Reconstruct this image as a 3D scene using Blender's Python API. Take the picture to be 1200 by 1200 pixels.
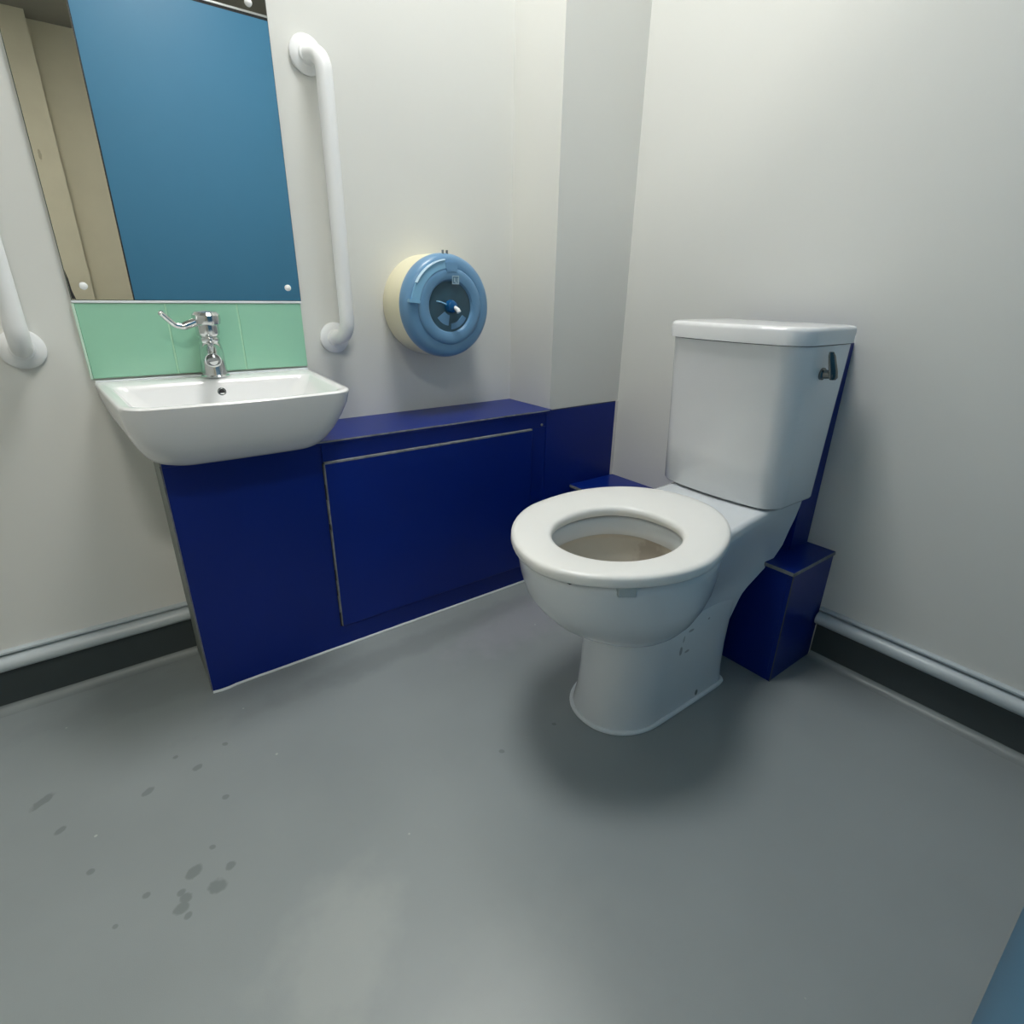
import bpy, bmesh, math, random
from mathutils import Vector, Matrix
PI = math.pi
C = bpy.context.scene
for o in list(bpy.data.objects):
    bpy.data.objects.remove(o)

# ------------------------------------------------------------------ camera
cam_d = bpy.data.cameras.new('camera'); cam = bpy.data.objects.new('camera', cam_d)
C.collection.objects.link(cam); C.camera = cam
Rr = [0.800320328276945, -0.5993736635694291, 0.015446150525090392]
Rd = [-0.2114679552345123, -0.30628393319514075, -0.9281548664826625]
Rf = [0.5610424904190565, 0.7395548415674631, -0.3718735810171345]
m = Matrix(((Rr[0], -Rd[0], -Rf[0], 0), (Rr[1], -Rd[1], -Rf[1], 0), (Rr[2], -Rd[2], -Rf[2], .945), (0, 0, 0, 1)))
cam.matrix_world = m
cam_d.sensor_fit = 'HORIZONTAL'; cam_d.sensor_width = 36; cam_d.lens = 36 * 642.551 / 1200
cam_d.clip_start = .005

# ------------------------------------------------------------------ world, view, light
w = bpy.data.worlds.new('world'); C.world = w; w.use_nodes = True
w.node_tree.nodes['Background'].inputs[0].default_value = (.55, .6, .62, 1)
w.node_tree.nodes['Background'].inputs[1].default_value = .05
C.view_settings.view_transform = 'Standard'; C.view_settings.look = 'None'
C.view_settings.gamma = 1; C.view_settings.use_curve_mapping = False
C.view_settings.exposure = 0.0
LAMP = (0.62, 0.98); LAMP_W = 32.0         # emission strength of the ceiling lamp
LAMP2 = (-0.05, -0.75); LAMP2_W = 80.0     # lamp of the lobby outside the cubicle

# room numbers (metres)
YA, YV, XB, ZC = 1.548, 1.329, 1.472, 2.60
XL, YBACK = -0.75, -2.60
YD = -0.037


# ------------------------------------------------------------------ materials
def srgb(r, g, b):
    f = lambda c: (c / 255 / 12.92) if c / 255 <= .04045 else ((c / 255 + .055) / 1.055) ** 2.4
    return (f(r), f(g), f(b), 1)


def mat(name, col, rough=.5, metal=0., noise=.06, nscale=6., bump=0., bscale=200., spec=.5, coat=0.,
        spots=(), spot_col=(0, 0, 0, 1), spot_mix=1., rnoise=0., trans=0.):
    """procedural surface: base colour with soft noise, optional elliptical marks at fixed places"""
    mt = bpy.data.materials.new(name); mt.use_nodes = True
    nt = mt.node_tree; N = nt.nodes; L = nt.links
    b = N['Principled BSDF']
    b.inputs['Roughness'].default_value = rough; b.inputs['Metallic'].default_value = metal
    b.inputs['Specular IOR Level'].default_value = spec; b.inputs['Coat Weight'].default_value = coat
    b.inputs['Coat Roughness'].default_value = .06
    b.inputs['Transmission Weight'].default_value = trans
    geo = N.new('ShaderNodeNewGeometry')
    nz = N.new('ShaderNodeTexNoise'); nz.inputs['Scale'].default_value = nscale; nz.inputs['Detail'].default_value = 5
    L.new(geo.outputs['Position'], nz.inputs['Vector'])
    mr = N.new('ShaderNodeMapRange'); mr.inputs[1].default_value = .3; mr.inputs[2].default_value = .7
    mr.inputs[3].default_value = 1 - noise; mr.inputs[4].default_value = 1 + noise
    L.new(nz.outputs['Fac'], mr.inputs[0])
    mx = N.new('ShaderNodeMix'); mx.data_type = 'RGBA'; mx.blend_type = 'MULTIPLY'; mx.inputs[0].default_value = 1
    mx.inputs[6].default_value = col
    L.new(mr.outputs[0], mx.inputs[7])
    out = mx.outputs[2]
    if spots:
        wob = N.new('ShaderNodeTexNoise'); wob.inputs['Scale'].default_value = 60; wob.inputs['Detail'].default_value = 3
        L.new(geo.outputs['Position'], wob.inputs['Vector'])
        ws = N.new('ShaderNodeMath'); ws.operation = 'MULTIPLY'; ws.inputs[1].default_value = 1.1
        L.new(wob.outputs['Fac'], ws.inputs[0])
        acc = None
        for (x, y, z, rx, ry, rz, a, k) in spots:
            mp = N.new('ShaderNodeMapping'); mp.vector_type = 'TEXTURE'
            mp.inputs['Location'].default_value = (x, y, z); mp.inputs['Rotation'].default_value = (0, 0, a)
            mp.inputs['Scale'].default_value = (rx, ry, rz)
            L.new(geo.outputs['Position'], mp.inputs['Vector'])
            ln = N.new('ShaderNodeVectorMath'); ln.operation = 'LENGTH'; L.new(mp.outputs[0], ln.inputs[0])
            ad = N.new('ShaderNodeMath'); ad.operation = 'ADD'; L.new(ln.outputs['Value'], ad.inputs[0]); L.new(ws.outputs[0], ad.inputs[1])
            r = N.new('ShaderNodeMapRange'); r.inputs[1].default_value = 1.35; r.inputs[2].default_value = 1.7
            r.inputs[3].default_value = k; r.inputs[4].default_value = 0
            L.new(ad.outputs[0], r.inputs[0])
            if acc is None: acc = r.outputs[0]
            else:
                mm = N.new('ShaderNodeMath'); mm.operation = 'MAXIMUM'; L.new(acc, mm.inputs[0]); L.new(r.outputs[0], mm.inputs[1]); acc = mm.outputs[0]
        sm = N.new('ShaderNodeMix'); sm.data_type = 'RGBA'; sm.inputs[7].default_value = spot_col
        L.new(acc, sm.inputs[0]); L.new(out, sm.inputs[6]); out = sm.outputs[2]
    L.new(out, b.inputs['Base Color'])
    if rnoise:
        m2 = N.new('ShaderNodeMapRange'); m2.inputs[1].default_value = .3; m2.inputs[2].default_value = .7
        m2.inputs[3].default_value = rough - rnoise; m2.inputs[4].default_value = rough + rnoise
        L.new(nz.outputs['Fac'], m2.inputs[0]); L.new(m2.outputs[0], b.inputs['Roughness'])
    if bump:
        n2 = N.new('ShaderNodeTexNoise'); n2.inputs['Scale'].default_value = bscale; n2.inputs['Detail'].default_value = 2
        L.new(geo.outputs['Position'], n2.inputs['Vector'])
        bp = N.new('ShaderNodeBump'); bp.inputs['Strength'].default_value = bump; bp.inputs['Distance'].default_value = .001
        L.new(n2.outputs['Fac'], bp.inputs['Height']); L.new(bp.outputs[0], b.inputs['Normal'])
    return mt


def emis(name, col, s):
    mt = bpy.data.materials.new(name); mt.use_nodes = True
    b = mt.node_tree.nodes['Principled BSDF']
    b.inputs['Base Color'].default_value = (.8, .8, .8, 1)
    b.inputs['Emission Color'].default_value = col; b.inputs['Emission Strength'].default_value = s
    return mt


wall_m = mat('wall_laminate', srgb(220, 221, 216), .42, noise=.012, nscale=2.5, spec=.35)
ceil_m = mat('ceiling_board', srgb(150, 148, 142), .9, noise=.03)
beige_m = mat('beige_wall', srgb(222, 215, 192), .8, noise=.03,
              spots=[(.037, YBACK + .16, 1.777, .009, .05, .035, 0, .45)], spot_col=srgb(120, 108, 84))
door_m = mat('door_laminate', srgb(66, 126, 162), .38, noise=.02, nscale=3, spec=.35)
alu_m = mat('aluminium', srgb(200, 204, 204), .3, metal=.9, noise=.03)
dark_m = mat('dark_gap', srgb(22, 24, 26), .7)
blue_m = mat('blue_laminate', srgb(3, 35, 120), .34, noise=.05, nscale=4, spec=.30)
edge_m = mat('raw_board_edge', srgb(122, 126, 128), .7, noise=.25, nscale=60)
edge2_m = mat('worn_board_edge', srgb(128, 132, 134), .7, noise=.28, nscale=60)
seal_m = mat('silicone', srgb(225, 232, 235), .5, noise=.04)
cer_m = mat('white_ceramic', srgb(232, 233, 233), .16, noise=.006, spec=.5, coat=.1)
pan_m = mat('pan_ceramic', srgb(222, 227, 230), .16, noise=.02, nscale=4, coat=.3,
            spots=[(.985, .607, .226, .010, .02, .004, .2, .5), (.962, .607, .212, .004, .02, .010, 0, .4),
                   (.958, .607, .178, .006, .02, .012, 0, .6), (.983, .607, .168, .010, .02, .004, 0, .5),
                   (1.05, .607, .018, .006, .02, .008, 0, .8), (1.05, .607, .235, .004, .02, .003, 0, .5)],
            spot_col=srgb(70, 76, 74))
bowl_m = mat('bowl_glaze_stained', srgb(205, 200, 188), .2, noise=.06, nscale=9,
             spots=[(.93, .72, .36, .05, .035, .12, 0, .3)], spot_col=srgb(128, 100, 76))
seat_m = mat('seat_plastic', srgb(240, 240, 236), .3, noise=.01)
vinyl_m = mat('vinyl_skirting', srgb(58, 67, 69), .45, noise=.05)
cove_m = mat('vinyl_cove', srgb(134, 142, 142), .4, noise=.06)
trim_m = mat('grey_trim', srgb(186, 196, 200), .3, noise=.03)
rail_m = mat('rail_white', srgb(236, 238, 238), .28, noise=.01)
tile_m = mat('mint_tile', srgb(152, 206, 178), .14, noise=.03, nscale=5)
grout_m = mat('grout', srgb(176, 222, 190), .7)
chrome_m = mat('chrome', srgb(212, 215, 215), .17, metal=1, noise=.02)
dchrome_m = mat('dark_chrome', srgb(120, 124, 124), .25, metal=1, noise=.02)
cream_m = mat('cream_plastic', srgb(238, 232, 200), .4, noise=.01)
bluep_m = mat('blue_translucent_plastic', srgb(104, 148, 184), .32, noise=.03, nscale=14, coat=.1)
bluel_m = mat('light_blue_plastic', srgb(132, 182, 214), .2, noise=.03, coat=.3)
blued_m = mat('smoky_window', srgb(48, 82, 98), .3, noise=.12, nscale=30, coat=.3)
knob_m = mat('blue_knob', srgb(0, 84, 140), .3)
white_m = mat('white_plastic', srgb(238, 240, 240), .35)
tab_m = mat('buffer_rubber', srgb(170, 182, 186), .5)

rnd = random.Random(4)
stains = []
for (x, y, rx, ry) in [(-.254, 1.179, .026, .009), (-.227, 1.079, .012, .006), (-.183, .952, .007, .006), (-.11, .848, .007, .006),
                       (-.087, 1.084, .013, .007), (-.029, 1.152, .006, .005), (.005, 1.093, .011, .007), (.065, 1.129, .006, .006),
                       (.036, .979, .007, .006), (-.005, .877, .005, .005), (-.040, .847, .015, .010), (-.012, .795, .014, .014),
                       (.013, .82, .010, .007), (-.063, .819, .008, .006), (-.058, .805, .010, .009), (-.067, .790, .012, .010),
                       (-.060, .771, .007, .005), (-.155, .82, .004, .004), (.552, .751, .006, .006), (.70, .745, .005, .005)]:
    stains.append((x, y, 0, rx * .9, ry * 1.1, 1, .65, .42))
floor_m = mat('floor_vinyl', srgb(142, 150, 151), .36, noise=.05, nscale=3.2, bump=.15, bscale=700, spec=.45,
              spots=stains, spot_col=srgb(80, 90, 88), rnoise=.05)
# broad dull and pale patches on the vinyl
nt = floor_m.node_tree; N = nt.nodes; L = nt.links
bs = N['Principled BSDF']; src = bs.inputs['Base Color'].links[0].from_socket
g = N.new('ShaderNodeNewGeometry')
acc = None
for (x, y, rx, ry, a, k, colr) in [(.93, 1.14, .28, .10, .1, .55, (156, 158, 166)), (.12, .58, .13, .09, .8, .30, (172, 178, 174)),
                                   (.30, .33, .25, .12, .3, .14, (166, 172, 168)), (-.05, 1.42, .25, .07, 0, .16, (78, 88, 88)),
                                   (.62, 1.22, .5, .045, .03, .30, (104, 112, 112))]:
    mp = N.new('ShaderNodeMapping'); mp.vector_type = 'TEXTURE'
    mp.inputs['Location'].default_value = (x, y, 0); mp.inputs['Rotation'].default_value = (0, 0, a); mp.inputs['Scale'].default_value = (rx, ry, 1)
    L.new(g.outputs['Position'], mp.inputs['Vector'])
    ln = N.new('ShaderNodeVectorMath'); ln.operation = 'LENGTH'; L.new(mp.outputs[0], ln.inputs[0])
    nz = N.new('ShaderNodeTexNoise'); nz.inputs['Scale'].default_value = 14; nz.inputs['Detail'].default_value = 6
    L.new(g.outputs['Position'], nz.inputs['Vector'])
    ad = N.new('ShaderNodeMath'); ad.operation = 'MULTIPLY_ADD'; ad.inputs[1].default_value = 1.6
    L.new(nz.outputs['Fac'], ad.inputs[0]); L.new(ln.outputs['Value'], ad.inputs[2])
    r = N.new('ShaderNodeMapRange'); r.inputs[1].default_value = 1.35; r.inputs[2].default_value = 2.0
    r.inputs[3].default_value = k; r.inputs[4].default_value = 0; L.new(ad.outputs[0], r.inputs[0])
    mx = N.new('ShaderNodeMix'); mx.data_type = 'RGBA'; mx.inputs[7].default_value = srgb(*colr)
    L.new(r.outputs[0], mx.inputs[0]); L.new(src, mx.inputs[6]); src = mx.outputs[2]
# small pale specks
vo = N.new('ShaderNodeTexVoronoi'); vo.inputs['Scale'].default_value = 9; L.new(g.outputs['Position'], vo.inputs['Vector'])
r = N.new('ShaderNodeMapRange'); r.inputs[1].default_value = .018; r.inputs[2].default_value = .03; r.inputs[3].default_value = .5; r.inputs[4].default_value = 0
L.new(vo.outputs['Distance'], r.inputs[0])
mx = N.new('ShaderNodeMix'); mx.data_type = 'RGBA'; mx.inputs[7].default_value = srgb(205, 210, 205)
L.new(r.outputs[0], mx.inputs[0]); L.new(src, mx.inputs[6]); L.new(mx.outputs[2], bs.inputs['Base Color'])

# mirror glass
mir_m = bpy.data.materials.new('mirror_glass'); mir_m.use_nodes = True
b = mir_m.node_tree.nodes['Principled BSDF']
b.inputs['Metallic'].default_value = 1; b.inputs['Roughness'].default_value = .0
b.inputs['Base Color'].default_value = (.86, .88, .86, 1)


# ------------------------------------------------------------------ mesh helpers
def link(name, bm, mt, parent=None, smooth=True, auto=35, bevel=0., seg=2):
    me = bpy.data.meshes.new(name)
    bmesh.ops.recalc_face_normals(bm, faces=bm.faces)
    bm.to_mesh(me); bm.free()
    me.materials.append(mt)
    o = bpy.data.objects.new(name, me); C.collection.objects.link(o)
    if parent is not None:
        o.parent = parent
        o.matrix_parent_inverse = Matrix.Translation(-parent.location)
    if smooth:
        for p in me.polygons: p.use_smooth = True
    if bevel:
        md = o.modifiers.new('bevel', 'BEVEL'); md.width = bevel; md.segments = seg; md.limit_method = 'ANGLE'
        md.angle_limit = math.radians(30); md.harden_normals = False
    if smooth:
        me.set_sharp_from_angle(angle=math.radians(auto))
    return o


def thing(name, label, cat, loc=(0, 0, 0), group=None):
    o = bpy.data.objects.new(name, None); C.collection.objects.link(o)
    o.location = loc; o.empty_display_size = .05
    o['label'] = label; o['category'] = cat
    if group: o['group'] = group
    return o


def tag(o, label, cat, group=None):
    o['label'] = label; o['category'] = cat
    if group: o['group'] = group
    return o


def struct(name, bm, mt, parent=None, **k):
    o = link(name, bm, mt, parent, **k)
    if parent is None: o['kind'] = 'structure'
    return o


def box(x0, x1, y0, y1, z0, z1, bm=None):
    bm = bm or bmesh.new()
    v = [bm.verts.new((x, y, z)) for x in (x0, x1) for y in (y0, y1) for z in (z0, z1)]
    for f in ((0, 1, 3, 2), (4, 6, 7, 5), (0, 4, 5, 1), (2, 3, 7, 6), (0, 2, 6, 4), (1, 5, 7, 3)):
        bm.faces.new([v[i] for i in f])
    return bm


def loft(rings, cap0=True, cap1=True, bm=None, closed=True):
    bm = bm or bmesh.new(); R = []
    for r in rings: R.append([bm.verts.new(p) for p in r])
    n = len(R[0])
    for a, b_ in zip(R, R[1:]):
        for i in range(n if closed else n - 1):
            j = (i + 1) % n
            bm.faces.new((a[i], a[j], b_[j], b_[i]))
    if cap0: bm.faces.new(R[0])
    if cap1: bm.faces.new(R[-1])
    return bm


def tube(path, r, n=20, bm=None, cap=True, rr=None):
    P = [Vector(p) for p in path]; rings = []
    prev = None
    for i, p in enumerate(P):
        t = (P[min(i + 1, len(P) - 1)] - P[max(i - 1, 0)]).normalized()
        if prev is None:
            a = Vector((0, 0, 1)) if abs(t.z) < .9 else Vector((1, 0, 0))
            u = t.cross(a).normalized()
        else:
            u = (prev - t * prev.dot(t)).normalized()
        prev = u; v = t.cross(u)
        q = rr[i] if rr else r
        rings.append([p + (u * math.cos(2 * PI * k / n) + v * math.sin(2 * PI * k / n)) * q for k in range(n)])
    return loft(rings, cap, cap, bm)


def arc_path(pts, rad, n=8):
    """polyline with rounded corners"""
    P = [Vector(p) for p in pts]; out = [P[0]]
    for i in range(1, len(P) - 1):
        a = (P[i - 1] - P[i]).normalized(); b_ = (P[i + 1] - P[i]).normalized()
        ang = a.angle(b_); d = rad / math.tan(ang / 2)
        s = P[i] + a * d; e = P[i] + b_ * d
        c = P[i] + (a + b_).normalized() * (rad / math.sin(ang / 2))
        u = (s - c); w_ = (e - c); tot = u.angle(w_); ax = u.cross(w_).normalized()
        for k in range(n + 1):
            out.append(c + Matrix.Rotation(tot * k / n, 3, ax) @ u)
    out.append(P[-1]); return out


def lathe(profile, centre, axis=(0, -1, 0), n=48, bm=None, cap0=True, cap1=True):
    """profile: (radius, distance along axis from centre)"""
    ax = Vector(axis).normalized(); a = Vector((0, 0, 1)) if abs(ax.z) < .9 else Vector((1, 0, 0))
    u = a.cross(ax).normalized(); v = ax.cross(u)
    c = Vector(centre); rings = []
    for r, h in profile:
        rings.append([c + ax * h + (u * math.cos(2 * PI * k / n) + v * math.sin(2 * PI * k / n)) * max(r, 1e-5) for k in range(n)])
    return loft(rings, cap0, cap1, bm)


def rrect(x0, x1, y0, y1, z, rf, rb, n=8, bow=0.):
    """rounded rectangle ring; rf = corner radius on the y0 side, rb on the y1 side; bow pushes the y0 edge out"""
    pts = []
    for (cx, cy, r, a0) in ((x0 + rf, y0 + rf, rf, PI), (x1 - rf, y0 + rf, rf, 1.5 * PI), (x1 - rb, y1 - rb, rb, 0), (x0 + rb, y1 - rb, rb, .5 * PI)):
        for k in range(n + 1):
            a = a0 + k / n * PI / 2
            pts.append([cx + r * math.cos(a), cy + r * math.sin(a), z])
        if a0 == PI:       # straight front edge subdivided
            for k in range(1, 8):
                pts.append([x0 + rf + (x1 - x0 - 2 * rf) * k / 8, y0, z])
    if bow:
        xm = (x0 + x1) / 2; h = (x1 - x0) / 2; ym = (y0 + y1) / 2
        for p in pts:
            if p[1] < ym: p[1] -= bow * (1 - ((p[0] - xm) / h) ** 2) * (ym - p[1]) / (ym - y0)
    return pts


def taper(ring, k=.115):
    return [(.236 + (x - .236) * (1 - k * max(0, YA - y) / .40), y, z) for x, y, z in ring]


def extr(profile, x0, x1, axis='x'):
    """closed profile of (depth, z) extruded along axis"""
    if axis == 'x': return loft([[(x, d, z) for d, z in profile] for x in (x0, x1)])
    return loft([[(d, y, z) for d, z in profile] for y in (x0, x1)])


# ================================================================== structure
struct('floor', box(XL - .1, XB + .1, YBACK - .1, YA + .1, -.06, 0), floor_m, smooth=False)
struct('ceiling', box(XL - .1, XB + .1, YBACK - .1, YA + .1, ZC, ZC + .06), ceil_m, smooth=False)
struct('wall_basin', box(XL - .1, XB + .1, YA, YA + .1, 0, ZC), wall_m, smooth=False)
struct('wall_toilet', box(XB, XB + .1, YBACK, YA, 0, ZC), wall_m, smooth=False)
struct('wall_left', box(XL - .1, XL, YBACK, YA, 0, ZC), wall_m, smooth=False)
struct('wall_back', box(XL - .1, XB + .1, YBACK - .1, YBACK, 0, ZC), beige_m, smooth=False)
struct('wall_pilaster', box(XL, .147, YBACK, YBACK + .16, 0, ZC), beige_m, smooth=False)
# white boxed-out return in the corner, flush with the blue panels
struct('wall_chase', box(1.157, XB, YV + .004, YA, .596, ZC), wall_m, smooth=False, )
# blue partition behind the viewer (seen in the mirror and at the lower right)
dr = struct('door_1', box(.227, XB, YD - .035, YD, .003, 2.045), door_m, smooth=False)
link('door_edge', box(.224, .227, YD - .036, YD + .001, .003, 2.045), dark_m, dr, smooth=False)
link('top_rail', box(.215, XB, YD - .030, YD - .002, 2.056, 2.066), alu_m, dr, bevel=.002)
link('rail_seal', box(.227, XB, YD - .034, YD - .001, 2.045, 2.056), dark_m, dr, smooth=False)

# vinyl skirting with coved foot + grey capping bead
def cove(d):     # d(t) maps depth from wall -> coordinate
    pr = [(0, .125), (.004, .125), (.004, .022)]
    for k in range(1, 7):
        a = PI / 2 * k / 6
        pr.append((.004 + .020 * (1 - math.cos(a)), .022 - .0205 * math.sin(a)))
    pr = [(0, .125), (.004, .125), (.004, .0165), (0, .0165)]
    return [(d(t), z) for t, z in pr]
def foot_cove(d):
    pr = [(0, .0162), (.004, .0162)]
    for k in range(1, 9):
        a = PI / 2 * k / 8
        pr.append((.004 + .024 * (1 - math.cos(a)), .0162 - .0160 * math.sin(a)))
    pr += [(.028, .0001), (0, .0001)]
    return [(d(t), z) for t, z in pr]
def bead(d):
    pr = [(0, .158), (.009, .158), (.013, .156), (.013, .1515), (.010, .149), (.002, .1485), (.002, .1455)]
    for k in range(13):
        a = PI / 2 - PI * k / 12
        pr.append((.010 + .018 * math.cos(a), .1265 + .0175 * math.sin(a)))
    pr += [(0, .110)]
    return [(d(t), z) for t, z in pr]
bb = struct('baseboard_basin', extr(cove(lambda t: YA - t), XL, .078), vinyl_m, auto=50)
link('cove_foot', extr(foot_cove(lambda t: YA - t), XL, .075), cove_m, bb, auto=80)
struct('trim_1', extr(bead(lambda t: YA - t), XL, .078), trim_m, auto=50)
bb = struct('baseboard_toilet', extr(cove(lambda t: XB - t), YD + .001, .524, 'y'), vinyl_m, auto=50)
link('cove_foot', extr(foot_cove(lambda t: XB - t), YD + .001, .524, 'y'), cove_m, bb, auto=80)
struct('trim_2', extr(bead(lambda t: XB - t), YD + .001, .524, 'y'), trim_m, auto=50)
struct('baseboard_left', extr(cove(lambda t: XL + t), YBACK, YA - .03, 'y'), vinyl_m, auto=50)

# ================================================================== ceiling lamps
def ceiling_lamp(x, y, h, s, col, label):
    t = thing('ceiling_lamp', label, 'lamp', (x, y, ZC))
    bm = box(x - h - .02, x + h + .02, y - h - .02, y - h, ZC - .012, ZC - .0005)
    box(x - h - .02, x + h + .02, y + h, y + h + .02, ZC - .012, ZC - .0005, bm)
    box(x - h - .02, x - h, y - h, y + h, ZC - .012, ZC - .0005, bm)
    box(x + h, x + h + .02, y - h, y + h, ZC - .012, ZC - .0005, bm)
    link('lamp_frame', bm, white_m, t, smooth=False)
    link('lamp_panel', box(x - h + .0005, x + h - .0005, y - h + .0005, y + h - .0005, ZC - .008, ZC - .0006), emis('lamp_glow', col, s), t, smooth=False)
ceiling_lamp(LAMP[0], LAMP[1], .24, LAMP_W, (1, .99, .965, 1), 'square flat ceiling lamp above the basin and toilet')
ceiling_lamp(LAMP2[0], LAMP2[1], .15, LAMP2_W, (1, .95, .86, 1), 'smaller square ceiling lamp in the lobby beyond the blue partition')

# ================================================================== vanity duct unit
t = thing('vanity_unit', 'dark blue boxed vanity unit with access panel under the basin', 'cabinet', (.6, YV, 0))
x0, x1 = .077, 1.140
link('front_panel', box(x0, x1, YV + .004, YV + .016, 0.002, .588), blue_m, t, smooth=False)
link('side_panel', box(x0 - .001, x0 + .014, YV + .0165, YA - .001, 0.002, .588), mat('grey_side', srgb(128, 134, 128), .6, noise=.15, nscale=20), t, smooth=False)
link('edge_strip', box(x0 - .003, x0 - .0005, YV + .001, YV + .0165, .002, .588), edge_m, t, smooth=False)
link('front_board', box(x0, .4115, YV, YV + .0035, .004, .588), blue_m, t, smooth=False)
link('top_strip', box(.4155, x1, YV + .001, YV + .0035, .546, .588), blue_m, t, smooth=False)
link('plinth', box(.4115, x1, YV + .001, YV + .0035, .004, .066), blue_m, t, smooth=False)
link('access_panel', box(.4165, 1.077, YV - .009, YV + .0035, .070, .541), blue_m, t, bevel=.0012)
link('panel_edge', box(.4165, 1.077, YV - .0095, YV + .002, .5411, .545), edge2_m, t, smooth=False)
# chipped raw left edge of the access panel
bm = bmesh.new(); rr = random.Random(2); z = .070
while z < .541:
    h = rr.uniform(.008, .045); wd = rr.choice([.0008, .0022, .0036, .0014, .0028])
    box(.4163 - wd, .4166, YV - .0092, YV + .002, z, min(z + h, .541), bm); z += h
link('worn_edge', bm, edge_m, t, smooth=False)
link('shadow_gap', box(.4118, .4168, YV + .0002, YV + .0030, .066, .541), dark_m, t, smooth=False)
link('end_strip', box(1.0775, x1, YV + .001, YV + .0035, .0665, .5455), blue_m, t, smooth=False)
# shelf on top with worn front lip
link('shelf', box(x0, 1.1565, YV - .004, YA - .0005, .589, .599), blue_m, t, bevel=.0008)
bm = box(.385, 1.150, YV - .0055, YV - .0041, .5945, .5985)
link('shelf_edging', bm, edge2_m, t, smooth=False)
link('bolt', lathe([(.004, 0), (.004, .003), (.001, .004)], (1.122, YV + .001, .552), (0, -1, 0), 16), edge_m, t)
# white sealant line at the floor, slightly uneven
pts = []; rr = random.Random(5)
for k in range(60):
    u = k / 59; pts.append((x0 + (x1 - x0) * u, YV - .0005 - .0012 * rr.random() - (.004 if 1 <= k <= 2 else 0), .0025))
link('sealant_bead', tube(pts, .0034, 8), seal_m, t)

tp = thing('wall_panel', 'dark blue flat panel in the corner between vanity unit and toilet wall', 'panel', (1.3, YV, 0))
link('panel_board', box(1.1405, 1.457, YV - .001, YV + .0035, .002, .5935), blue_m, tp, smooth=False)
link('top_edge', box(1.1575, 1.457, YV - .001, YV + .0035, .5936, .5955), mat('dark_edge', srgb(60, 66, 80), .6), tp, smooth=False)
link('sealant_bead', tube([(1.1405, YV - .002, .0025), (1.25, YV - .002, .0025)], .003, 8), seal_m, tp)
link('corner_filler', box(1.457, XB - .0005, YV - .0005, YV + .0035, .002, .5955), wall_m, tp, smooth=False)

# low pipe boxing along the toilet wall
t = thing('pipe_boxing', 'low dark blue boxing along the wall behind the toilet', 'boxing', (1.37, .9, 0))
bx0, by0, by1 = 1.262, .528, YV - .002
link('front_board', box(bx0, bx0 + .010, by0 + .0105, by1, .001, .314), blue_m, t, smooth=False)
link('end_board', box(bx0, XB - .001, by0, by0 + .010, .001, .314), blue_m, t, smooth=False)
link('top_board', box(bx0 - .003, XB - .001, by0 - .002, by1, .3145, .3245), blue_m, t, smooth=False)
bm = box(bx0 - .0045, bx0 - .0031, by0 - .0035, by1, .3150, .3240)
box(bx0 - .0045, XB - .001, by0 - .0035, by0 - .0021, .3150, .3240, bm)
link('top_edging', bm, edge_m, t, smooth=False)
link('corner_edging', box(bx0 - .0014, bx0 + .003, by0 - .0016, by0 - .0002, .001, .314), mat('corner_strip', srgb(70, 76, 86), .6, noise=.2, nscale=50), t, smooth=False)

t = thing('cistern_backing', 'tall narrow dark blue backing box between cistern and wall', 'boxing', (1.42, .74, .325))
link('backing_panel', box(1.378, XB - .001, .600, .90, .325, .846), blue_m, t, bevel=.001)

# ================================================================== splashback, mirror
t = thing('splashback', 'mint green tiled splashback with white edging behind the basin tap', 'splashback', (.236, YA, .752))
sx0, sx1 = 0.0, .472
for i, (a, b_) in enumerate(((.002, .1655), (.1690, .3165), (.3200, .470))):
    link('tile', box(a, b_, YA - .008, YA - .0005, .7540, .9085), tile_m, t, bevel=.001)
link('grout', box(sx0 + .001, sx1 - .001, YA - .0065, YA - .0004, .7530, .9095), grout_m, t, smooth=False)
bm = box(sx0 - .002, sx1 + .001, YA - .010, YA - .0004, .9100, .9150)
link('top_trim', bm, seal_m, t, bevel=.001)
link('side_trim', box(sx0 - .003, sx0 + .0015, YA - .009, YA - .0004, .752, .9098), mat('trim_mint', srgb(200, 228, 210), .5), t, bevel=.001)

t = thing('mirror', 'tall frameless wall mirror above the mint tiles', 'mirror', (.236, YA, .92))
link('mirror_backing', box(-.001, .4745, YA - .0055, YA - .0005, .9155, 1.540), mat('mirror_edge', srgb(96, 108, 100), .4), t, smooth=False)
link('mirror_pane', box(.0005, .473, YA - .0075, YA - .0056, .9165, 1.5385), mir_m, t, smooth=False)
for (x, z) in ((.026, .9435), (.4445, .9465), (.437, 1.512)):
    link('screw_cap', lathe([(.0075, 0), (.0075, .002), (.006, .004), (.003, .0055), (.0001, .006)], (x, YA - .0076, z), (0, -1, 0), 20), white_m, t)
# desilvered dark patch at the lower left corner
bm = loft([[(.0008, y, .9175), (.008, y, .9175), (.0045, y, .935), (.0035, y, .957), (.0008, y, .975)] for y in (YA - .0080, YA - .0077)])
link('worn_corner', bm, dark_m, t, smooth=False)

# ================================================================== basin
t = thing('wash_basin', 'white ceramic wash basin with overflow hole on the blue vanity unit', 'basin', (.236, 1.33, .6))
ZR = .745
out = []
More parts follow.
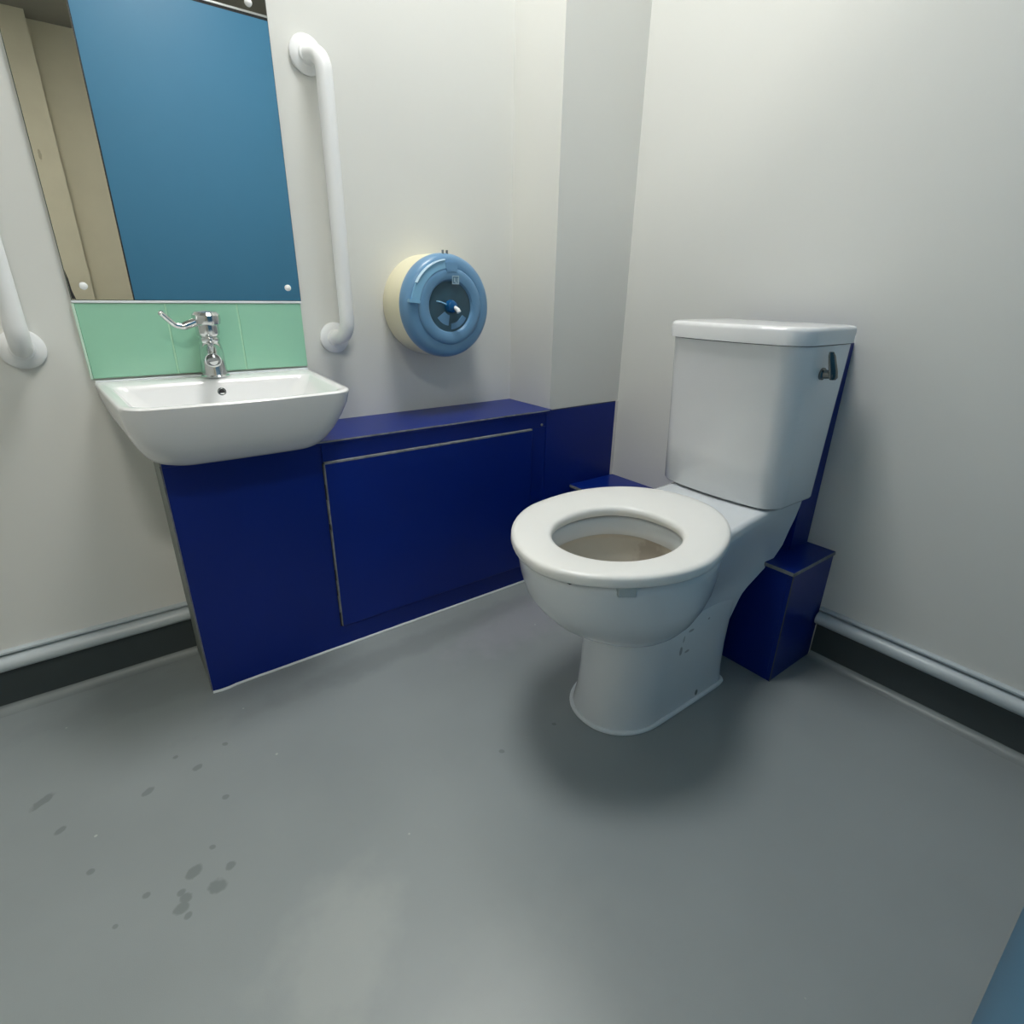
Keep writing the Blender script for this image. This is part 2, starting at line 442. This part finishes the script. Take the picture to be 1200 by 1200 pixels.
# (z, x0, x1, y0 front, rf, bow)
for (z, a, b_, y0, rf, bow) in [(.6005, .085, .396, 1.296, .05, .004), (.603, .070, .410, 1.268, .055, .006), (.612, .052, .418, 1.246, .058, .008),
                                (.630, .036, .431, 1.222, .06, .009), (.655, .022, .446, 1.199, .06, .010), (.685, .010, .459, 1.178, .058, .011),
                                (.715, .004, .470, 1.163, .055, .012), (.735, .001, .472, 1.155, .052, .013), (.742, .000, .4725, 1.153, .050, .013),
                                (ZR, .003, .470, 1.156, .048, .013)]:
    out.append(taper(rrect(a, b_, y0, YA - .009, z, rf, .004, bow=bow)))
inn = []
for (z, a, b_, y0, y1, rf, rb, bow) in [(ZR, .011, .462, 1.164, YA - .018, .044, .008, .012), (ZR - .001, .019, .454, 1.171, 1.466, .04, .02, .012),
                                        (ZR - .004, .024, .449, 1.176, 1.460, .04, .022, .012), (.728, .033, .440, 1.186, 1.456, .045, .03, .010),
                                        (.70, .052, .421, 1.208, 1.448, .05, .035, .008), (.665, .085, .389, 1.235, 1.430, .06, .045, .006),
                                        (.640, .12, .354, 1.27, 1.40, .055, .05, .003), (.632, .18, .30, 1.31, 1.36, .024, .022, 0)]:
    inn.append(taper(rrect(a, b_, y0, y1, z, rf, rb, bow=bow)))
bs_o = link('basin_bowl', loft(out + inn), cer_m, t, auto=60)
link('overflow_ring', lathe([(.0095, 0), (.0095, .003), (.0075, .004), (.0060, .0036)], (.238, 1.4555, .7165), (0, -1, .18), 24, cap1=False), dchrome_m, t)
link('overflow_hole', lathe([(.0062, .0005), (.0062, .0030)], (.238, 1.4555, .7165), (0, -1, .18), 24), dark_m, t)
link('plug_waste', lathe([(.024, 0), (.024, .003), (.016, .004), (.012, .001)], (.24, 1.335, .6325), (0, 0, 1), 28), chrome_m, t)
link('sealant_bead', tube([(.004, YA - .0085, .7465), (.470, YA - .0085, .7465)], .0022, 8), seal_m, t)

# ================================================================== tap
ZT = ZR + .0006
t = thing('tap', 'chrome lever mixer tap at the back of the wash basin', 'tap', (.240, 1.505, ZT))
tx, ty = .2395, 1.505
link('tap_body', lathe([(.0305, 0), (.0310, .003), (.0285, .006), (.0270, .025), (.0258, .048), (.0248, .064), (.0230, .073), (.0205, .079), (.0225, .083), (.0225, .088),
                        (.0195, .092), (.0235, .096), (.0250, .101), (.0250, .121)], (tx, ty, ZT), (0, 0, 1), 40), chrome_m, t)
# broad stubby spout reaching forward over the bowl
sp = arc_path([(tx, ty - .002, ZT + .044), (tx - .007, ty - .050, ZT + .066), (tx - .015, ty - .098, ZT + .048)], .05, 8)
nn = len(sp)
link('spout', tube(sp, .015, 28, rr=[.0225 - .0065 * i / nn for i in range(nn)]), chrome_m, t, auto=50)
e = Vector(sp[-1]); d = Vector((-.05, -.72, -.7)).normalized()
link('aerator', lathe([(.0145, -.004), (.0145, .004), (.0105, .0055), (.0095, .001)], e, d, 28), dchrome_m, t)
link('tap_cap', lathe([(.0255, .1205), (.0285, .123), (.0300, .132), (.0290, .142), (.023, .148), (.0001, .1505)], (tx, ty, ZT), (0.0, -.08, 1), 40), chrome_m, t)
hp = arc_path([(tx - .018, ty - .016, ZT + .128), (tx - .052, ty - .022, ZT + .116), (tx - .068, ty - .024, ZT + .120), (tx - .090, ty - .030, ZT + .145)], .016, 5)
nn = len(hp)
link('lever_handle', tube(hp, .005, 14, rr=[.0092 - .0032 * min(1, i / 8) for i in range(nn)]), chrome_m, t)
link('lever_tip', lathe([(.0001, -.006), (.0050, -.004), (.0066, 0), (.0050, .004), (.0001, .006)], hp[-1], (-.6, -.1, .7), 16), chrome_m, t)
link('colour_dot', lathe([(.0045, 0), (.0045, .0015)], (tx - .010, ty - .0325, ZT + .138), (-.3, -.95, .1), 14), dchrome_m, t)

# ================================================================== grab rails
def grab_rail(x, zb, zt, label, dx=0.):
    t = thing('grab_rail', label, 'grab rail', (x, YA, zb), 'white grab rails beside the mirror')
    p = .075
    path = arc_path([(x, YA - .004, zt), (x + dx, YA - p, zt - .012), (x + dx, YA - p, zb + .012), (x, YA - .004, zb)], .042, 10)
    link('rail_tube', tube(path, .0185, 28), rail_m, t, auto=60)
    for z in (zt, zb):
        link('flange', lathe([(.0385, 0), (.0395, .002), (.0395, .007), (.036, .010), (.026, .012), (.0215, .013), (.0205, .018), (.019, .019)],
                             (x, YA - .0004, z), (0, -1, 0), 40), rail_m, t)
grab_rail(.553, .823, 1.446, 'white vertical grab rail between the mirror and the paper dispenser', .012)
grab_rail(-.103, .821, 1.446, 'white vertical grab rail left of the mirror at the photo edge', .004)

# ================================================================== toilet roll dispenser
dc = (.838, YA - .0005, .905)
t = thing('paper_dispenser', 'round blue and cream toilet paper dispenser on the wall above the shelf', 'dispenser', dc)
link('drum', lathe([(.134, 0), (.137, .006), (.1375, .05), (.136, .110)], dc, (0, -1, 0), 72), cream_m, t)
DD = .025                                    # extra depth of the cover
link('cover', lathe([(p, h + DD) for p, h in ((.1365, .080), (.1372, .084), (.1365, .094), (.134, .104), (.129, .112), (.120, .1165), (.103, .1185), (.1005, .1175), (.099, .1215),
                     (.095, .1245), (.088, .1255), (.076, .1255), (.070, .1235), (.066, .117))], dc, (0, -1, 0), 80, cap1=False), bluep_m, t)
link('window', lathe([(.0665, .108 + DD), (.0665, .1165 + DD), (.0001, .1175 + DD)], dc, (0, -1, 0), 64), blued_m, t)
def arc_slab(r0, r1, a0, a1, y0, y1, n=20, cx=dc[0], cz=dc[2]):
    rings = []
    for k in range(n + 1):
        a = math.radians(a0 + (a1 - a0) * k / n)
        rings.append([(cx + r * math.cos(a), y, cz + r * math.sin(a)) for r, y in ((r0, y0), (r0, y1), (r1, y1 + .002), (r1, y0))])
    return loft(rings)
yf = YA - .1185 - DD
sl = link('sight_slot', arc_slab(.098, .120, 98, 172, yf + .004, yf - .0070), bluel_m, t)
link('slot_rib', arc_slab(.1185, .1215, 98, 150, yf + .003, yf - .0085), mat('pale_rib', srgb(196, 224, 240), .25), sl)
link('slot_foot', arc_slab(.098, .129, 171, 175, yf + .004, yf - .0095), bluel_m, sl)
link('lock_boss', arc_slab(.090, .112, 78, 98, yf + .004, yf - .0095), bluep_m, t)
bm = bmesh.new()
for dx in (-.010, .003): box(dc[0] + dx, dc[0] + dx + .0025, YA - .130, YA - .122, dc[2] + .128, dc[2] + .1435, bm)
link('hinge_prong', bm, mat('prong_grey', srgb(120, 130, 135), .4), t, smooth=False)
YW = YA - .1175 - DD
link('paper_arm', arc_slab(.022, .050, 215, 262, YW + .001, YW - .003), bluep_m, t)
link('paper_arm', arc_slab(.044, .060, 272, 330, YW + .001, YW - .003), bluep_m, t)
link('spindle_knob', lathe([(.017, .117 + DD), (.017, .124 + DD), (.0145, .132 + DD), (.009, .136 + DD), (.0001, .137 + DD)], (dc[0] + .001, dc[1], dc[2] + .001), (0, -1, 0), 32), knob_m, t)
link('key', tube([(dc[0] + .005, YW - .017, dc[2] - .001), (dc[0] + .009, YW - .026, dc[2] - .007), (dc[0] + .011, YW - .030, dc[2] - .014)], .006, 12, rr=[.005, .0062, .0062]), white_m, t)
link('brake_wire', tube([(dc[0] - .042, YW + .001, dc[2] + .014), (dc[0] - .034, YW - .005, dc[2] + .013), (dc[0] - .014, YW - .006, dc[2] + .006)], .0022, 8), bluel_m, t)
# small pale emblem above the window
em = link('emblem', box(dc[0] + .004, dc[0] + .026, YA - .1262 - DD, YA - .1252 - DD, dc[2] + .058, dc[2] + .080), mat('emblem_pale', srgb(168, 196, 210), .4), t, smooth=False)
bm = bmesh.new()
cx0 = dc[0] + .015; cz0 = dc[2] + .069
for (a, b_, c_, d_) in ((-.0085, -.006, -.008, .008), (-.006, .001, .0055, .008), (-.001, .0015, -.004, .008), (.0015, .0085, .0055, .008), (.0035, .006, -.008, .0055), (-.006, -.001, -.008, -.0055)):
    box(cx0 + a, cx0 + b_, YA - .1266 - DD, YA - .1263 - DD, cz0 + c_, cz0 + d_, bm)
link('emblem_mark', bm, mat('emblem_blue', srgb(70, 112, 140), .4), em, smooth=False)

# ================================================================== toilet
YC = .712
t = thing('toilet', 'white close-coupled toilet with open seat ring, no lid', 'toilet', (.95, YC, 0))

def egg(z, xf, xb_, hw, xw, n=72, sq=2.0, sqb=2.3, yc=.712):
    """egg ring: front tip xf, back xb_, half width hw at x=xw; front half superellipse sq, back sqb"""
    pts = []
    for k in range(n):
        a = 2 * PI * k / n; c, s = math.cos(a), math.sin(a)
        if c < 0: x = xw - (xw - xf) * abs(c) ** (2 / sq); y = hw * (1 if s >= 0 else -1) * abs(s) ** (2 / sq)
        else: x = xw + (xb_ - xw) * abs(c) ** (2 / sqb); y = hw * (1 if s >= 0 else -1) * abs(s) ** (2 / sqb)
        pts.append((x, yc + y, z))
    return pts

def turn(ring, th=.055, cx=.83, cy=.714):
    c, s_ = math.cos(th), math.sin(th)
    return [(cx + (x - cx) * c - (y - cy) * s_, cy + (x - cx) * s_ + (y - cy) * c, z) for x, y, z in ring]

bm = bmesh.new()
# bowl outside, with hollow inside
bowl_out = [(.226, .800, .900, .075, .86), (.242, .762, .915, .108, .86), (.258, .732, .925, .130, .86), (.278, .700, .940, .150, .86), (.303, .668, .962, .168, .86), (.337, .635, .990, .184, .855),
            (.370, .610, 1.015, .194, .85), (.410, .595, 1.035, .199, .845), (.440, .588, 1.045, .2005, .84), (.455, .588, 1.048, .200, .84), (.4600, .594, 1.042, .195, .84)]
bowl_in = [(.4600, .648, .957, .132, .80), (.456, .652, .953, .128, .80), (.436, .654, .951, .127, .80), (.420, .655, .950, .126, .80), (.416, .650, .955, .131, .80)]
deep_in = [(.416, .650, .955, .131, .80), (.412, .642, .962, .138, .80), (.400, .640, .962, .138, .80), (.37, .650, .955, .128, .80), (.33, .68, .94, .105, .81), (.30, .72, .92, .080, .82), (.282, .77, .90, .050, .84), (.272, .82, .88, .025, .85)]
outer = [turn(egg(z, a, b_ + .02, h, xw - .01, sq=1.88, sqb=2.2), .16) for z, a, b_, h, xw in bowl_out]
inner = [turn(egg(z, a, b_, h, xw, yc=.702), .06, cy=.70) for z, a, b_, h, xw in bowl_in]
deep = [turn(egg(z, a, b_, h, xw, yc=.702), .06, cy=.70) for z, a, b_, h, xw in deep_in]
loft(outer + inner, True, False, bm)
# pedestal: front rounded, back flat
def foot(z, xf, xb_, hw, xw):
    return egg(z, xf, xb_, hw, xw, sq=2.15, sqb=16)
loft([foot(.0, .768, 1.168, .109, .90), foot(.012, .769, 1.168, .108, .90), foot(.05, .778, 1.167, .105, .905), foot(.12, .784, 1.166, .104, .91),
      foot(.20, .786, 1.168, .106, .91), foot(.25, .782, 1.170, .109, .905), foot(.264, .782, 1.168, .106, .905)], True, True, bm)
# rear body under the cistern
def rear(z, xb_, hwf, hwb, xf=.93):
    pts = []; n = 18; hm = min(hwf, hwb) - .006
    xf = .89 if z < .265 else min(.985, .925 + max(0, z - .3) * 1.4)
    def st(k):
        u = k / n
        h = hwf + (hwb - hwf) * u - 4 * u * (1 - u) * ((hwf + hwb) / 2 - hm)
        return xf + (xb_ - xf) * u, h, YC + .028 * u * min(1, max(0, (z - .27) / .11))
    for k in range(n + 1):
        x, h, yc = st(k); pts.append((x, yc - h, z))
    for k in range(1, 6):
        x, h, yc = st(n); pts.append((xb_, yc - h + 2 * h * k / 6, z))
    for k in range(n, -1, -1):
        x, h, yc = st(k); pts.append((x, yc + h, z))
    return pts
loft([rear(.19, 1.160, .095, .100), rear(.245, 1.171, .108, .108), rear(.262, 1.176, .112, .111), rear(.276, 1.192, .115, .114), rear(.290, 1.225, .119, .117), rear(.305, 1.256, .123, .121), rear(.326, 1.300, .128, .126), rear(.35, 1.335, .134, .130), rear(.385, 1.360, .140, .135),
      rear(.42, 1.370, .146, .139), rear(.450, 1.3745, .150, .142), rear(.466, 1.376, .149, .143), rear(.4735, 1.376, .144, .140), rear(.4755, 1.374, .134, .132)], True, True, bm)
pan = link('pan', bm, pan_m, t, auto=70)
link('bowl_interior', loft(deep, False, True), bowl_m, pan, auto=80)
link('water', lathe([(.05, 0), (.0001, .0005)], (.855, YC - .01, .284), (0, 0, 1), 32), mat('toilet_water', srgb(150, 140, 120), .05), pan)
# seat ring
so = [(.4655, .0065), (.4668, .002), (.472, 0), (.483, .0005), (.4872, .003), (.4893, .0105), (.4900, .026)]
si = [(.4900, .648, .955, .134, .80), (.488, .654, .949, .128, .80), (.484, .658, .945, .124, .80), (.476, .660, .943, .122, .80), (.4670, .656, .947, .126, .80)]
rings = [turn(egg(z, .574 + d_, 1.112 - d_, .2165 - d_, .815, sq=1.80, sqb=2.16, yc=.719), .215, cy=.719) for z, d_ in so] + [turn(egg(z, a, b_, h, xw, yc=.700), .06, cy=.70) for z, a, b_, h, xw in si]
rings.append(rings[0])
link('seat', loft(rings, False, False), seat_m, t, auto=60)
link('seat_buffer', loft([turn([(.661, .5580, z), (.689, .5385, z), (.706, .568, z), (.676, .586, z)], 0) for z in (.446, .4655)]), tab_m, t, bevel=.003)
link('seat_buffer', box(.606, .614, YC - .088, YC - .080, .4601, .4650), dark_m, t, bevel=.001)
link('hinge_hole', lathe([(.005, 0), (.004, .002), (.001, .004)], (1.092, YC - .045, .4752), (0, 0, 1), 16), dchrome_m, t)
# white sealant around the foot
fp = foot(.003, .765, 1.170, .1125, .90)
k0 = [p for p in fp]
bm = bmesh.new(); path = fp + [fp[0], fp[1]]
link('sealant_bead', tube(path, .0055, 8), seal_m, t)

# cistern (part) with lid and lever
def cist(z, xf, hw, bow, rc, yc):
    r = rrect(-hw, hw, xf, 1.377, z, rc, .012, bow=bow, n=8)       # (across, depth, z): y0 side is the front
    return [(d_, yc - a_, z) for a_, d_, z in r]
cs = []
for (z, xf, hw, bow, rc) in [(.4775, 1.207, .158, .016, .04), (.480, 1.199, .164, .018, .044), (.486, 1.194, .167, .020, .046), (.60, 1.187, .1685, .022, .046), (.72, 1.178, .170, .025, .047), (.80, 1.171, .1715, .027, .048), (.850, 1.167, .172, .028, .048)]:
    cs.append(cist(z, xf, hw, bow, rc, .742 - (z - .48) * .014))
ct = link('cistern', loft(cs), cer_m, t, auto=60)
ls = []
for (z, d_) in [(.8515, .004), (.8525, 0), (.879, -.001), (.885, .001), (.888, .006), (.889, .02)]:
    ls.append(cist(z, 1.160 + d_, .177 - d_, .030, .044, .737))
link('cistern_lid', loft(ls), cer_m, ct, auto=60)
link('joint_gap', loft([cist(.8501, 1.169, .169, .028, .05, .737), cist(.8514, 1.169, .169, .028, .05, .737)]), dark_m, ct)
link('base_gasket', loft([cist(.4757, 1.208, .157, .014, .04, .742), cist(.4774, 1.208, .157, .014, .04, .742)]), dark_m, ct)
# chrome lever on the right side of the cistern, dark reflections put into its colour
ly = .7375 - .1715
lv = link('flush_lever', lathe([(.013, -.002), (.013, .004), (.010, .007), (.0085, .016), (.008, .026)], (1.262, ly, .792), (0, -1, 0), 24), dchrome_m, ct)
hx, hy, hz = 1.262, ly - .025, .792
rings = []
for (z, wx, th, dx) in ((-.010, .007, .003, 0), (-.005, .0105, .005, 0), (.008, .0105, .005, -.003), (.025, .0095, .0045, -.009), (.040, .0085, .004, -.014), (.048, .0055, .003, -.017)):
    ring = []
    for k in range(16):
        a = 2 * PI * k / 16; u, v = wx * math.cos(a), th * math.sin(a)
        ring.append((hx + dx + u * .85 + v * .5, hy - u * .5 + v * .85 + dx * -.4, hz + z))
    rings.append(ring)
link('lever_blade', loft(rings), dchrome_m, lv)
